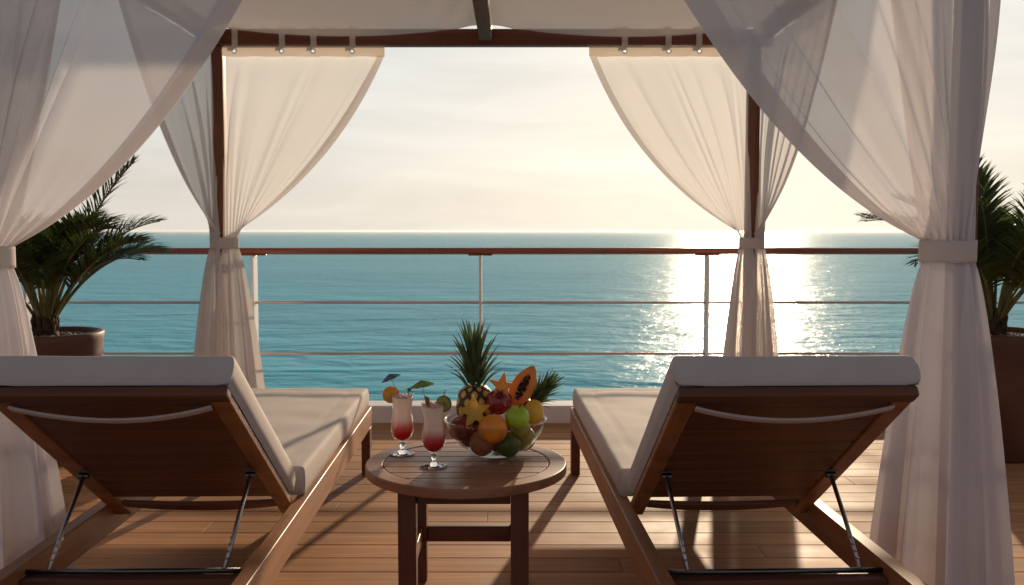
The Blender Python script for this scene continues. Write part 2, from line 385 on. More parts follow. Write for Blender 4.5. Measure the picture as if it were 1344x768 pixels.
# ------------------------------------------------------------------ curtains
def bez(a, c, d, t): return a*((1-t)**2) + c*(2*t*(1-t)) + d*(t*t)
def lerp_poly(pts, u):
    ls = [(pts[i+1]-pts[i]).length for i in range(len(pts)-1)]; s = u*sum(ls)
    for i, l_ in enumerate(ls):
        if s <= l_ or i == len(ls)-1: return pts[i].lerp(pts[i+1], min(1, s/l_))
        s -= l_
def drape(top, ctrl, post_ctrl, tie, tr, a0, a1, seed, lo=.12, hemw=.045, nu=150, nv=90, normal=(0, -1, 0), folds=9, amp=.028, r_floor=.2, pleats=13, hem=True, bow=1.6, ztop=None, squash=.75, twist=0):
    """one cloth sheet: hung along the polyline top, gathered at the tie ring, falling to the deck"""
    g = random.Random(seed)
    top = [Vector(t) for t in top]; ctrl = Vector(ctrl); post_ctrl = Vector(post_ctrl); tie = Vector(tie); nrm = Vector(normal)
    tan = (top[-1]-top[0]).normalized()
    fo = [(g.uniform(.03, .97), g.uniform(.010, .028), g.choice([-1, 1, 1])*g.uniform(.5, 1.0), g.uniform(-.05, .05)) for _ in range(folds)]
    ph = [g.uniform(0, 6.28) for _ in range(6)]
    def F(u, v):
        s = 0; tt = 0
        for c, w_, a, dr in fo:
            cc = c + dr*(v-.5)
            x = (u-cc)/(w_*(1.0+.8*(1-v)))
            e = math.exp(-x*x)
            s += a*e; tt += -a*x*e
        s += .35*math.sin(7*u+ph[0]+1.2*v) + .22*math.sin(15*u+ph[1]-1.0*v) + .12*math.sin(31*u+ph[2])
        return s, tt
    def up(u, v, off=0):
        th = a0+(a1-a0)*u
        P0 = lerp_poly(top, u)
        P2 = tie + Vector((tr*math.cos(th), tr*squash*math.sin(th), 0))
        C = post_ctrl.lerp(ctrl, u**bow)
        P = bez(P0, C, P2, v)
        s, tt = F(u, v)
        env = amp*(.25 + .75*math.sin(PI*min(1, v*1.05))**.8)*(1 - .75*v**3)
        if v < .12: env *= .3 + .7*v/.12
        P = P + nrm*(s*env + off) + tan*(tt*env*.55)
        # scallops under the tabs
        P.z -= .006*abs(math.sin(u*PI*5))*(1-v)**6
        # slight ripple along the gathers near the tie
        P += nrm*(.010*math.sin(pleats*2*PI*u+ph[3])*v**4)
        return P
    zt = tie.z
    def low(u, v, off=0):
        sg = 1 if a1 > a0 else -1
        k_ = min(1, v*2.5)
        th = (a0-sg*lo*5*k_)+((a1+sg*lo*3*k_)-(a0-sg*lo*5*k_))*u
        z = zt*(1-v)+.004
        q = (max(0, v-.058)/.942)**.72
        r = tr + (r_floor-tr)*q
        pl = math.sin(pleats*(th)+ph[4]+.5*v) + .45*math.sin(pleats*.53*th+ph[5]-.8*v)
        pa = .006+(.055*r_floor/.2)*q*.62
        r += pl*pa
        th2 = th + .10*q*math.cos(pleats*th+ph[4]+.5*v)
        return Vector((tie.x + twist*q + r*math.cos(th2), tie.y + r*max(squash, .8)*math.sin(th2) - off, z))
    b = MB()
    b.grid(lambda u, v: up(u, v), nu, nv)
    b.grid(lambda u, v: low(u, v), nu, 60)
    if hem:
        b.grid(lambda u, v: up(1-hemw+hemw*u, v, .0045), 14, nv)
    return b

def corner_curtain(x, y, label, sheets, tie, tr, mat, band_r, tabs=None, headers=None, bandz=.066, sq=.75):
    t = tag(empty('corner_curtain', (x, y, 0)), label, 'curtain', 'sheer curtains tied at the cabana posts')
    for kw in sheets:
        put(drape(tie=tie, tr=tr, **kw).build('cloth_panel', mat, t, weld=False), t)
    b = MB(); c = Vector(tie)
    n = 48
    def bp(u, v):
        a = 2*PI*u; rr = band_r + .0012*math.sin(5*a)
        return (c.x+rr*math.cos(a), c.y+rr*sq*math.sin(a), c.z+.006-bandz*v-.0008*math.sin(3*a))
    b.grid(bp, n, 6)
    put(b.build('tie_band', M['band'], t, weld=True, solid=.004), t)
    if headers:
        for (x0, x1, yy, z0, z1) in headers:
            b = MB()
            b.grid(lambda u, v: (x0+(x1-x0)*u, yy-.012-.004*math.sin(u*34+v*2)-.006*math.sin(PI*v), z1-(z1-z0)*v-.004*abs(math.sin(u*15))*v), 220, 18)
            if tabs:     # holes of the eyelets
                keep = []
                for f, sm in zip(b.f, b.sm):
                    c_ = sum((b.v[i] for i in f), Vector())/4
                    if all((c_.x-tx)**2+(c_.z-2.203)**2 > .0095**2 for tx, _ in tabs): keep.append(f)
                b.f = keep; b.sm = [True]*len(keep)
            put(b.build('header_pocket', M['header'], t), t)
    if tabs:
        for (tx, ring) in tabs:
            b = MB()
            b.add([(tx-.017, YB-.040, 2.344), (tx+.017, YB-.040, 2.344), (tx+.017, YB-.040, 2.222), (tx-.017, YB-.040, 2.222),
                   (tx-.017, YB+.040, 2.344), (tx+.017, YB+.040, 2.344), (tx+.017, YB+.040, 2.225), (tx-.017, YB+.040, 2.225)],
                  [(3, 2, 1, 0), (0, 1, 5, 4), (4, 5, 6, 7)])
            tb = put(b.build('tab', M['band'], t, solid=.003, bevel=.001), t)
            b = MB(); b.lathe([(.0095, -.003), (.014, -.003), (.0155, 0), (.014, .003), (.0095, .003), (.0085, 0)], 24, Matrix.Translation((tx, YB-.051, 2.203)) @ Matrix.Rotation(PI/2, 4, 'X'), closed=True)
            put(b.build('ring', M['ring'], t), t)
    return t

zT = 1.135
D = math.radians
# back corners
yb = YB-.005
corner_curtain(XL, YB, 'sheer curtain tied at the rear post beside the tall left palm',
    [dict(top=[(XL+.030, yb, 2.184), (-.735, yb, 2.184)], ctrl=(-1.03, yb-.01, 1.50), post_ctrl=(XL+.032, yb-.005, 1.7), a0=D(-80), a1=D(100), seed=5, folds=9, amp=.024, r_floor=.19),
     dict(top=[(XL-.030, YB+.02, 2.236), (XL-.03, 4.05, 2.236)], ctrl=(XL-.05, 4.66, 1.40), post_ctrl=(XL-.032, YB+.02, 1.7), a0=D(-100), a1=D(-260), seed=11, folds=9, amp=.03, normal=(1, 0, 0), r_floor=.19)],
    (XL+.02, YB-.02, zT), .074, M['voile'], .080,
    tabs=[(-1.585, 1), (-1.315, 1), (-1.135, 1), (-.912, 1)], headers=[(XL+.04, -.728, YB-.032, 2.176, 2.232)])
corner_curtain(XR, YB, 'sheer curtain tied at the rear post where the low sun glows through',
    [dict(top=[(XR-.030, yb, 2.184), (.447, yb, 2.184)], ctrl=(.73, yb-.01, 1.47), post_ctrl=(XR-.032, yb-.005, 1.7), a0=D(-100), a1=D(-280), seed=23, folds=10, amp=.024, r_floor=.165),
     dict(top=[(XR+.030, YB+.02, 2.236), (XR+.03, 4.05, 2.236)], ctrl=(XR+.05, 4.66, 1.40), post_ctrl=(XR+.032, YB+.02, 1.7), a0=D(-80), a1=D(80), seed=29, folds=9, amp=.03, normal=(-1, 0, 0), r_floor=.165)],
    (XR, YB-.02, zT), .066, M['voile'], .072,
    tabs=[(.645, 1), (.895, 1), (1.07, 1), (1.29, 1)], headers=[(.440, XR-.04, YB-.032, 2.176, 2.232)])
# front corners
yf = YF-.04
corner_curtain(XR+.02, YF, 'large sheer curtain tied at the front post beside the right lounger',
    [dict(top=[(XR+.012, yf, 2.30), (.28, yf, 2.30)], ctrl=(.72, yf-.02, 1.37), post_ctrl=(XR+.07, yf-.03, 1.75), a0=D(-62), a1=D(-190), seed=41, folds=12, amp=.046, r_floor=.185, pleats=9, nu=260, nv=120, squash=.8, bow=1.35, hemw=.075),
     dict(top=[(XR+.055, yf, 2.30), (XR+.078, yf+.04, 2.30), (XR+.07, 3.68, 2.30)], ctrl=(XR+.02, 3.32, 1.42), post_ctrl=(XR+.045, yf-.01, 1.85), a0=D(-65), a1=D(172), seed=43, folds=7, amp=.03, normal=(-1, 0, 0), r_floor=.185, pleats=9, nu=200, nv=100, squash=.8, bow=1.3)],
    (XR-.037, YF-.01, 1.145), .070, M['voile_front'], .083, bandz=.068, sq=.85)
corner_curtain(XL, YF, 'large sheer curtain tied at the front post over the left lounger',
    [dict(top=[(XL-.03, yf, 2.30), (-.60, yf, 2.30)], ctrl=(-1.00, yf-.02, 1.38), post_ctrl=(XL-.02, yf-.03, 1.7), a0=D(-115), a1=D(8), seed=57, folds=12, amp=.042, r_floor=.19, pleats=9, nu=260, nv=120, squash=.8, bow=1.35, hemw=.075),
     dict(top=[(XL-.07, yf, 2.30), (XL-.07, 3.72, 2.30)], ctrl=(XL-.02, 3.35, 1.42), post_ctrl=(XL-.05, yf+.03, 1.7), a0=D(-115), a1=D(-350), seed=59, folds=7, amp=.03, normal=(1, 0, 0), r_floor=.19, pleats=9, nu=200, nv=100, squash=.8, bow=1.3)],
    (XL+.055, YF-.01, 1.125), .070, M['voile_front'], .082, bandz=.066, sq=.85)

# ------------------------------------------------------------------ sun loungers
def cushion_mesh(w_, l_, h_, r=.014, groove=True):
    """soft boxed cushion lying in x (width), y (length), z (0..h), crowned a little"""
    b = MB()
    nx, ny = 44, 90
    def prof(u):     # 0..1 across with rounded ends -> (position -1..1, edge drop 0..1)
        return u
    def top(u, v, s):
        x = (u-.5)*w_; y = v*l_
        dx = min(u, 1-u)*w_; dy = min(v, 1-v)*l_
        z = h_
        for d in (dx, dy):
            if d < r: z -= r - math.sqrt(max(0, r*r-(r-d)**2))
        z += .003*math.sin(PI*u)**.6*math.sin(PI*v)**.6
        if groove:
            d = min(dx, dy)
            z -= .004*math.exp(-((d-.085)/.006)**2)
        z += .0024*noise.noise(Vector((x*7, y*7, 3.1)))+.0040*noise.noise(Vector((x*3, y*2.4, 1.7)))
        return z
    def nonlin(i, n, L_):
        t = i/n
        e = .14
        if t < e: return (t/e)**1.5*(.05/L_)
        if t > 1-e: return 1-(((1-t)/e)**1.5)*(.05/L_)
        return .05/L_ + (t-e)/(1-2*e)*(1-.1/L_)
    vs = []; fs = []
    for j in range(ny+1):
        for i in range(nx+1):
            u = nonlin(i, nx, w_); v = nonlin(j, ny, l_)
            vs.append(((u-.5)*w_, v*l_, top(u, v, 0)))
    for j in range(ny):
        for i in range(nx):
            a = j*(nx+1)+i; fs.append((a, a+1, a+nx+2, a+nx+1))
    # side ring going down
    ring = [i for i in range(nx+1)] + [j*(nx+1)+nx for j in range(1, ny+1)] + [ny*(nx+1)+i for i in range(nx-1, -1, -1)] + [j*(nx+1) for j in range(ny-1, 0, -1)]
    prev = ring; k = len(ring)
    for (inset, z) in ((-.002, h_*.62), (-.002, h_*.35), (0, .010), (.010, .0)):
        base = len(vs)
        for idx in ring:
            x, y, _ = vs[idx]
            sx = (1 if x > w_/2-1e-4 else -1 if x < -w_/2+1e-4 else 0); sy = (1 if y > l_-1e-4 else -1 if y < 1e-4 else 0)
            vs.append((x-sx*inset, y-sy*inset, z + .001*noise.noise(Vector((x*9, y*9, z*9)))))
        cur = list(range(base, base+k))
        for q in range(k):
            fs.append((prev[q], cur[q], cur[(q+1) % k], prev[(q+1) % k]))
        prev = cur
    fs.append(tuple(prev))
    b.add(vs, fs, True)
    return b

def xf(b, Mx):
    b.v = [Mx @ Vector(v) for v in b.v]; return b

def make_lounger(label):
    """local frame: x across, y along (0 = pivot line of the back, +y towards the sea), z up"""
    t = tag(empty('sun_lounger', (0, 0, 0)), label, 'sun lounger', 'two wooden sun loungers facing the sea')
    W = .655; hw = W/2; Y0 = -.92; Y1 = 1.52
    for s in (-1, 1):
        b = MB(); xo = s*hw; xi = s*(hw-.042)
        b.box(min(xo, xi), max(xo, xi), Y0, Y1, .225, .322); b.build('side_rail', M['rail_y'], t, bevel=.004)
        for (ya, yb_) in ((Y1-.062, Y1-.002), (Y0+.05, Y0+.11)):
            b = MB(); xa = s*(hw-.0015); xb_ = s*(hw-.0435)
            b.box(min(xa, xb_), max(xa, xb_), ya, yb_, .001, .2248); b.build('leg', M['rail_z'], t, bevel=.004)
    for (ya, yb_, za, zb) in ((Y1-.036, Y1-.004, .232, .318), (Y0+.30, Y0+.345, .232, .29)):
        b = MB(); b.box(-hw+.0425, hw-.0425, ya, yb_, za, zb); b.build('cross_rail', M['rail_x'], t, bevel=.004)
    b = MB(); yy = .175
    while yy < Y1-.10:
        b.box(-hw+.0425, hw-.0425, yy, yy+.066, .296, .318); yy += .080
    b.build('seat_slats', M['rail_x'], t, bevel=.003)
    # seat cushion
    cm = xf(cushion_mesh(W-.028, Y1-.008, .092), Matrix.Translation((0, .008, .3225)))
    sc_ = cm.build('seat_cushion', M['cushion'], t)
    # back section
    e = Vector((0, -.818, .575)); n = Vector((0, .575, .818))
    F = Matrix(((1, 0, 0, 0), (0, e.y, n.y, 0), (0, e.z, n.z, 0), (0, 0, 0, 1)))      # x, s along the back, n outwards to the sitter
    F = Matrix.Translation((0, 0, .292)) @ F
    bw = .288
    for s in (-1, 1):
        b = MB(); a_, c_ = sorted((s*bw, s*(bw-.048))); b.box(a_, c_, -.01, .855, -.023, .0, F); b.build('back_stile', M['rail_y'], t, bevel=.004)
    b = MB(); b.box(-bw-.002, bw+.002, .8555, .898, -.025, .002, F); b.build('top_rail', M['rail_x'], t, bevel=.005)
    b = MB(); s0 = .148
    while s0 < .83:
        b.box(-bw+.0485, bw-.0485, s0, min(s0+.071, .854), -.018, -.002, F); s0 += .0745
    b.build('back_slats', M['rail_x'], t, bevel=.002)
    # bowed lower bar
    b = MB()
    nseg = 24; vs_ = []; fs_ = []
    for i in range(nseg+1):
        x = -(bw-.0485)+(2*bw-.097)*i/nseg; q = 1-(x/(bw-.0485))**2
        for (s_, n_) in ((.050-.040*q, -.018), (.050-.040*q, -.003), (.086-.020*q, -.003), (.086-.020*q, -.018)):
            vs_.append((x, s_, n_))
    for i in range(nseg):
        for k in range(4): fs_.append((i*4+k, i*4+(k+1) % 4, (i+1)*4+(k+1) % 4, (i+1)*4+k))
    fs_ += [(3, 2, 1, 0), tuple(range(nseg*4, nseg*4+4))]
    b.add(vs_, fs_, False, F); b.build('bowed_bar', M['rail_x'], t, bevel=.004, weld=True)
    cm = xf(cushion_mesh(2*bw+.018, .793, .080, groove=False), F @ Matrix.Translation((0, .113, .0035)))
    cm.build('back_cushion', M['cushion'], t)
    # webbing strap across the back near its top
    b = MB(); k = 30; vs_ = []; fs_ = []
    for i in range(k+1):
        x = -.243+.486*i/k; q = 1-(x/.243)**2
        s_ = .846-.040*q; n_ = -.029-.016*q
        vs_ += [(x, s_-.0095, n_), (x, s_+.0095, n_), (x, s_+.0095, n_-.007), (x, s_-.0095, n_-.007)]
    for i in range(k):
        for j in range(4): fs_.append((i*4+j, i*4+(j+1) % 4, (i+1)*4+(j+1) % 4, (i+1)*4+j))
    fs_ += [(3, 2, 1, 0), tuple(range(k*4, k*4+4))]
    b.add(vs_, fs_, True, F)
    b.build('strap', M['strap'], t, bevel=.0015, weld=True)
    # struts and their rod
    pv = F @ Vector((0, .395, -.036)); yb0 = -.58
    for s in (-1, 1):
        st = MB(); st.tube([(s*.235, pv.y, pv.z), (s*.231, (pv.y+yb0)/2-.004, (pv.z+.302)/2), (s*.226, yb0, .302)], .0062, 10)
        for q in range(4):
            f_ = .12+.07*q
            st.box(s*.227-.004, s*.227+.004, yb0+(pv.y-yb0)*f_-.014, yb0+(pv.y-yb0)*f_, .302+(pv.z-.302)*f_-.009, .302+(pv.z-.302)*f_+.001)
        so = st.build('strut', M['steel'], t)
        br = MB(); br.box(s*.235-.016, s*.235+.016, .380, .410, -.034, -.0305, F); br.tube([F @ Vector((s*.235-.014, .395, -.040)), F @ Vector((s*.235+.014, .395, -.040))], .008, 12)
        br.build('bracket', M['dsteel'], t, bevel=.0015)
    b = MB(); b.tube([(-hw+.043, yb0, .298), (hw-.043, yb0, .298)], .007, 10); b.build('rod', M['dsteel'], t)
    return t
lg = make_lounger('wooden sun lounger with cream cushion on the left, nearer the left curtain')
lg.location = (-.985, 2.90, 0); lg.rotation_euler.z = R(1.1)
l2 = copy_tree(lg)
l2['label'] = 'wooden sun lounger with cream cushion standing against the large right front curtain'
l2.location = (.661, 2.90, 0); l2.rotation_euler.z = R(1.9)

# ------------------------------------------------------------------ side table
TX, TY, TZ = -.145, 2.86, .45
tb = tag(empty('side_table', (TX, TY, 0)), 'round slatted wooden side table between the loungers', 'table')
b = MB(); b.lathe([(.263, -.028), (.263, 0), (.3175, 0), (.3175, -.030), (.27, -.030)], 96, Matrix.Translation((0, 0, TZ)), closed=True)
b.build('table_rim', M['table_x'], tb, bevel=.005, seg=3)
b = MB(); sl = .0655; yy = -.258
while yy < .258:
    y0_, y1_ = yy, min(yy+sl-.0045, .259)
    if y1_-y0_ > .004:
        n_ = 10; vs_ = []
        for i in range(n_+1):
            y_ = y0_+(y1_-y0_)*i/n_; x_ = math.sqrt(max(1e-5, .2605**2-y_*y_)); vs_.append((x_, y_))
        ring = [(x, y) for x, y in vs_] + [(-x, y) for x, y in reversed(vs_)]
        k = len(ring)
        b.add([(x, y, TZ-.0015) for x, y in ring]+[(x, y, TZ-.022) for x, y in ring],
              [tuple(range(k)), tuple(reversed(range(k, 2*k)))]+[(i, i+k, (i+1) % k+k, (i+1) % k) for i in range(k)])
    yy += sl
b.build('table_slats', M['table_x'], tb, bevel=.0015)
for sx in (-1, 1):
    for sy in (-1, 1):
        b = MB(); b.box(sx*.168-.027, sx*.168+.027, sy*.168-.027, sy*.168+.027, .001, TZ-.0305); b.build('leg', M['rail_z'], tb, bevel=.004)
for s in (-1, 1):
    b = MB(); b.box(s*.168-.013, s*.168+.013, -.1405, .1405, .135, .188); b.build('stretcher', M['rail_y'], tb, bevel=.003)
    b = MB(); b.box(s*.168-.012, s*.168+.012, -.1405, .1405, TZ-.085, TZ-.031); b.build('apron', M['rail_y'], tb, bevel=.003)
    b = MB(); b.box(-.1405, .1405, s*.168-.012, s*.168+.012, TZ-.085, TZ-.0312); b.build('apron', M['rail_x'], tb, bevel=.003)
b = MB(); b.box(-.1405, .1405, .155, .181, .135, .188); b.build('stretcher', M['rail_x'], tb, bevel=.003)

# ------------------------------------------------------------------ potted palms
def frond(base, az, el, length, droop, nl, g, ll=.20, bare=.32):
    """(stem MB, leaflets MB)"""
    pts = []; p_ = Vector(base); n_ = 26
    a = az; e_ = el
    for i in range(n_+1):
        pts.append(p_.copy())
        e_ = el - droop*(i/n_)**1.7
        d = Vector((math.cos(a)*math.cos(e_), math.sin(a)*math.cos(e_), math.sin(e_)))
        p_ = p_ + d*(length/n_)
    st = MB(); st.tube(pts, [.0085*(1-.85*i/n_)+.001 for i in range(n_+1)], 6)
    lf = MB()
    for k in range(nl):
        f_ = bare+(1-bare)*(k+.5)/nl
        x = f_*n_; i = min(n_-1, int(x)); P = pts[i].lerp(pts[i+1], x-i)
        T = (pts[i+1]-pts[i]).normalized()
        S = T.cross(Vector((0, 0, 1))).normalized()
        U = S.cross(T).normalized()
        q = (f_-bare)/(1-bare)
        Lf = ll*(math.sin(PI*min(1, .16+.80*q))**.7)*g.uniform(.85, 1.12)
        for s in (-1, 1):
            ang = R(58-32*q)+g.uniform(-.12, .12)
            d = (T*math.cos(ang) + S*s*math.sin(ang)*.92 + U*(.30+g.uniform(-.15, .15))).normalized()
            wd = .0135*g.uniform(.8, 1.15)
            c_ = P.copy(); vs_ = []; m_ = 4
            wv = d.cross(U).normalized()
            for j in range(m_+1):
                h = j/m_
                ww = wd*(.55+.9*h if h < .4 else 1.0*(1-h)/.6+.02)
                vs_ += [c_ - wv*ww*.5 + U*ww*.18, c_, c_ + wv*ww*.5 + U*ww*.18]
                d2 = (d + Vector((0, 0, -1))*(h*.55*g.uniform(.7, 1.2))).normalized()
                c_ = c_ + d2*(Lf/m_)
            fs_ = []
            for j in range(m_):
                for w2 in (0, 1):
                    a2 = j*3+w2; fs_.append((a2, a2+1, a2+4, a2+3))
            lf.add(vs_, fs_, True)
    return st, lf

def palm(x, y, label, specs, seed, zt=.66):
    g = random.Random(seed)
    t = tag(empty('potted_palm', (x, y, 0)), label, 'potted palm', 'palms in brown pots by the railing')
    b = MB(); b.lathe([(.001, .004), (.205, .004), (.215, .012), (.255, .35), (.276, .62), (.280, .65), (.274, .658), (.252, .658), (.244, .648), (.240, .60), (.236, .596)], 64)
    b.build('pot', M['pot'], t)
    b = MB()
    b.grid(lambda u, v: (.243*v*math.cos(2*PI*u), .243*v*math.sin(2*PI*u), .612+.02*(1-v)+.006*noise.noise(Vector((v*9*math.cos(2*PI*u), v*9*math.sin(2*PI*u), 0)))), 40, 12)
    so = b.build('soil', M['soil'], t)
    b = MB()
    ico = bmesh.new(); bmesh.ops.create_icosphere(ico, subdivisions=1, radius=1); iv = [v.co.copy() for v in ico.verts]; if_ = [[v.index for v in f.verts] for f in ico.faces]; ico.free()
    for _ in range(230):
        rr = .238*math.sqrt(g.random()); a = g.uniform(0, 2*PI); s = g.uniform(.007, .015)
        Mx = Matrix.Translation((rr*math.cos(a), rr*math.sin(a), .622+.02*(1-rr/.24)+.003)) @ Matrix.Rotation(g.uniform(0, 3), 4, 'Z') @ Matrix.Diagonal((s*1.3, s, s*.7, 1))
        b.add(iv, if_, True, Mx)
    tag(b.build('pebbles', M['pebble'], t), kind='stuff')
    b = MB(); b.lathe([(.062, .60), (.060, .66), (.05, .70), (.045, .73), (.02, .75), (.001, .755)], 16)
    for _ in range(26):
        a = g.uniform(0, 2*PI); z0 = g.uniform(.62, .70)
        b.tube([(.05*math.cos(a), .05*math.sin(a), z0), (.062*math.cos(a), .062*math.sin(a), z0+.05), (.05*math.cos(a), .05*math.sin(a), z0+.10)], [.012, .009, .003], 5)
    b.build('trunk', M['trunk'], t)
    for (az, el, ln, dr) in specs:
        a = R(az)
        st, lf = frond((.03*math.cos(a), .03*math.sin(a), .70), a, R(el), ln, R(dr), 44, g)
        so = st.build('frond', M['stem'], t); lf.build('leaflets', M['leaf'], so)
    return t
g = random.Random(4)
sp = [(-5, 70, .97, 28), (8, 64, .80, 58), (-12, 57, .74, 55), (20, 58, .70, 70), (-30, 68, .82, 80)]
for i in range(20): sp.append((i*137.5 % 360, g.uniform(56, 86), g.uniform(.60, .84), g.uniform(55, 120)))
palm(-2.42, 4.72, 'bushy palm in a round brown pot beside the left rear curtain', sp, 21)
sp = [(172, 62, .90, 62), (150, 70, .9, 85), (100, 86, .90, 25), (80, 80, .88, 30), (-60, 80, .85, 40), (20, 76, .92, 45)]
for i in range(20): sp.append((i*137.5 % 360 + 20, g.uniform(58, 88), g.uniform(.62, .86), g.uniform(50, 115)))
palm(2.53, 4.78, 'bushy palm in a brown pot half hidden behind the right front curtain', sp, 33)

# ------------------------------------------------------------------ glass bowl and fruit
BX, BY = -.054, 2.95
def at_z(): return TZ
b = MB()
outp = [(.001, .0012), (.058, .0012), (.064, .003), (.088, .011), (.122, .038), (.148, .075), (.163, .112), (.1675, .120)]
inp_ = [(.1645, .1205), (.1600, .112), (.1452, .076), (.1192, .041), (.086, .0150), (.060, .0085), (.001, .0085)]
b.lathe(outp+inp_, 96)
bo = b.build('glass_bowl', M['thin'], weld=True); bo.location = (BX, BY, TZ); tag(bo, 'wide clear glass bowl heaped with tropical fruit', 'bowl')

def blob(name, pos, rad, mt, label, cat, group='fruit heaped in the glass bowl', shape=(1, 1, 1), rot=(0, 0, 0), dimple=.12, noise_=.02, ns=2.0, seed=0, stem=None, pear=0):
    b = MB(); nu, nv = 40, 28
    def fn(u, v):
        th = PI*v; ph_ = 2*PI*u
        r = 1 - dimple*(math.exp(-(th/.32)**2) + .7*math.exp(-((PI-th)/.28)**2))
        d = Vector((math.sin(th)*math.cos(ph_), math.sin(th)*math.sin(ph_), math.cos(th)))
        r *= 1+noise_*noise.noise(d*ns+Vector((seed, seed*.7, 0)))
        q = 1+pear*d.z
        return Vector((d.x*r*shape[0]*q, d.y*r*shape[1]*q, d.z*r*shape[2]))*rad
    b.grid(fn, nu, nv)
    o = b.build(name, mt, weld=True)
    o.location = pos; o.rotation_euler = rot
    tag(o, label, cat, group)
    if stem:
        s = MB(); z0 = rad*shape[2]*(1-dimple)
        s.tube([(0, 0, z0-.004), (.001, 0, z0+.008), (.004, 0, z0+.014)], [.0018, .0014, .0018], 6)
        s.build('stem', M['trunk'], o)
    return o
def fruit_skin(name, c, c2, rough=.35, scale=12, spots=None, bump=.2, bscale=120, coat=.15, sss=.12):
    m = simple(name, c, rough, .5, var=.14, scale=scale*1.6, bump=bump, bscale=bscale, bdist=.0012, sss=sss, coat=coat, c2=c2)
    nt = m.node_tree; L = nt.links.new
    p = next(n for n in nt.nodes if n.type == 'BSDF_PRINCIPLED'); src = p.inputs['Base Color'].links[0].from_socket
    tc = N(nt, 'ShaderNodeTexCoord'); v = N(nt, 'ShaderNodeTexVoronoi', inp={'Scale': 210.0}); L(tc.outputs['Object'], v.inputs['Vector'])
    f = ramp(nt, v.outputs['Distance'], [(.10, (.35, .35, .35)), (.24, (0, 0, 0))])
    mx = N(nt, 'ShaderNodeMix', data_type='RGBA'); L(f, mx.inputs[0]); L(src, mx.inputs[6]); mx.inputs[7].default_value = (min(1, c[0]*1.5+.12), min(1, c[1]*1.5+.10), min(1, c[2]+.05), 1)
    L(mx.outputs[2], p.inputs['Base Color'])
    return m
def px(u, v, Y):    # a point seen at that place of the photograph, Y metres away
    cp, sp_ = math.cos(PITCH), math.sin(PITCH)
    dx, dy, dz = (u-672)/1200, cp+(384-v)/1200*sp_, -sp_+(384-v)/1200*cp
    k = Y/dy
    return Vector((dx*k, Y, CAM_Z+dz*k))
F_OR = fruit_skin('orange_peel', (.78, .20, .012), (.92, .33, .03), .38, 8, bump=.5, bscale=260)
F_GR = fruit_skin('green_skin', (.28, .48, .018), (.44, .62, .04), .28, 9)
F_RED = fruit_skin('dark_red_skin', (.14, .012, .014), (.26, .03, .022), .3, 10)
F_POM = fruit_skin('pomegranate_skin', (.22, .012, .02), (.36, .03, .035), .2, 14, coat=.5)
F_MAN = fruit_skin('mango_skin', (.72, .38, .03), (.80, .50, .06), .35, 5)
F_OLI = fruit_skin('olive_skin', (.36, .32, .05), (.50, .42, .07), .4, 7)
F_BRN = fruit_skin('russet_skin', (.30, .09, .03), (.45, .17, .06), .4, 7)
F_DGR = fruit_skin('dark_green_skin', (.05, .10, .02), (.09, .15, .03), .35, 7)
F_STAR = fruit_skin('star_fruit_skin', (.78, .50, .05), (.85, .60, .09), .3, 9, bump=.15)
F_STAR2 = fruit_skin('ripe_star_fruit_skin', (.72, .30, .04), (.80, .40, .07), .32, 9, bump=.15)
def glow(name, c, k=.45):
    m, nt, out = new_mat(name); L = nt.links.new
    tc = N(nt, 'ShaderNodeTexCoord'); nz = N(nt, 'ShaderNodeTexNoise', inp={'Scale': 60.0, 'Detail': 4.0}); L(tc.outputs['Object'], nz.inputs['Vector'])
    cc = ramp(nt, nz.outputs['Fac'], [(.3, tuple(x*.86 for x in c)), (.7, c)])
    p = N(nt, 'ShaderNodeBsdfPrincipled', inp={'Roughness': .3}); L(cc, p.inputs['Base Color'])
    t = N(nt, 'ShaderNodeBsdfTranslucent'); L(cc, t.inputs[0])
    mx = N(nt, 'ShaderNodeMixShader', inp={0: k}); L(p.outputs[0], mx.inputs[1]); L(t.outputs[0], mx.inputs[2]); L(mx.outputs[0], out.inputs[0]); return m
F_STAR = glow('star_fruit_flesh', (.88, .62, .07)); F_STAR2 = glow('ripe_star_fruit_flesh', (.85, .42, .06), .35)
F_PAP = fruit_skin('papaya_skin', (.75, .26, .04), (.80, .36, .06), .4, 6)
F_PAPF = fruit_skin('papaya_flesh', (.85, .30, .08), (.88, .36, .10), .35, 12)
F_PAPC = fruit_skin('papaya_cavity', (.62, .20, .06), (.70, .26, .08), .5, 20)
F_SEED = simple('papaya_seeds', (.012, .010, .012), .2, .6, var=.2)

blob('orange', px(647, 563, 2.835), .0465, F_OR, 'bright orange at the front of the bowl', 'orange', dimple=.05, seed=1)
blob('green_apple', px(679, 548, 2.865), .0385, F_GR, 'shiny lime-green apple right of the orange', 'apple', dimple=.13, seed=2, stem=True, rot=(.15, .2, 0))
blob('red_apple', px(605, 562, 2.925), .041, F_RED, 'dark red apple at the left rim of the bowl', 'apple', dimple=.12, seed=3, rot=(.3, -.3, 0))
pm = blob('pomegranate', px(655, 527, 2.985), .044, F_POM, 'glossy crimson pomegranate behind the orange', 'pomegranate', dimple=.03, seed=4, rot=(.9, .1, 0), noise_=.05)
b = MB()
for k in range(6):
    a = k*PI/3; c_, s_ = math.cos(a), math.sin(a)
    b.tube([(.010*c_, .010*s_, .040), (.011*c_, .011*s_, .050), (.016*c_, .016*s_, .056)], [.006, .0045, .001], 5)
b.build('calyx', F_POM, pm)
blob('mango', px(700, 541, 2.955), .042, F_MAN, 'golden yellow mango at the right rim of the bowl', 'mango', shape=(.84, .80, 1.02), dimple=.0, seed=5, rot=(.2, .25, 0), pear=-.10)
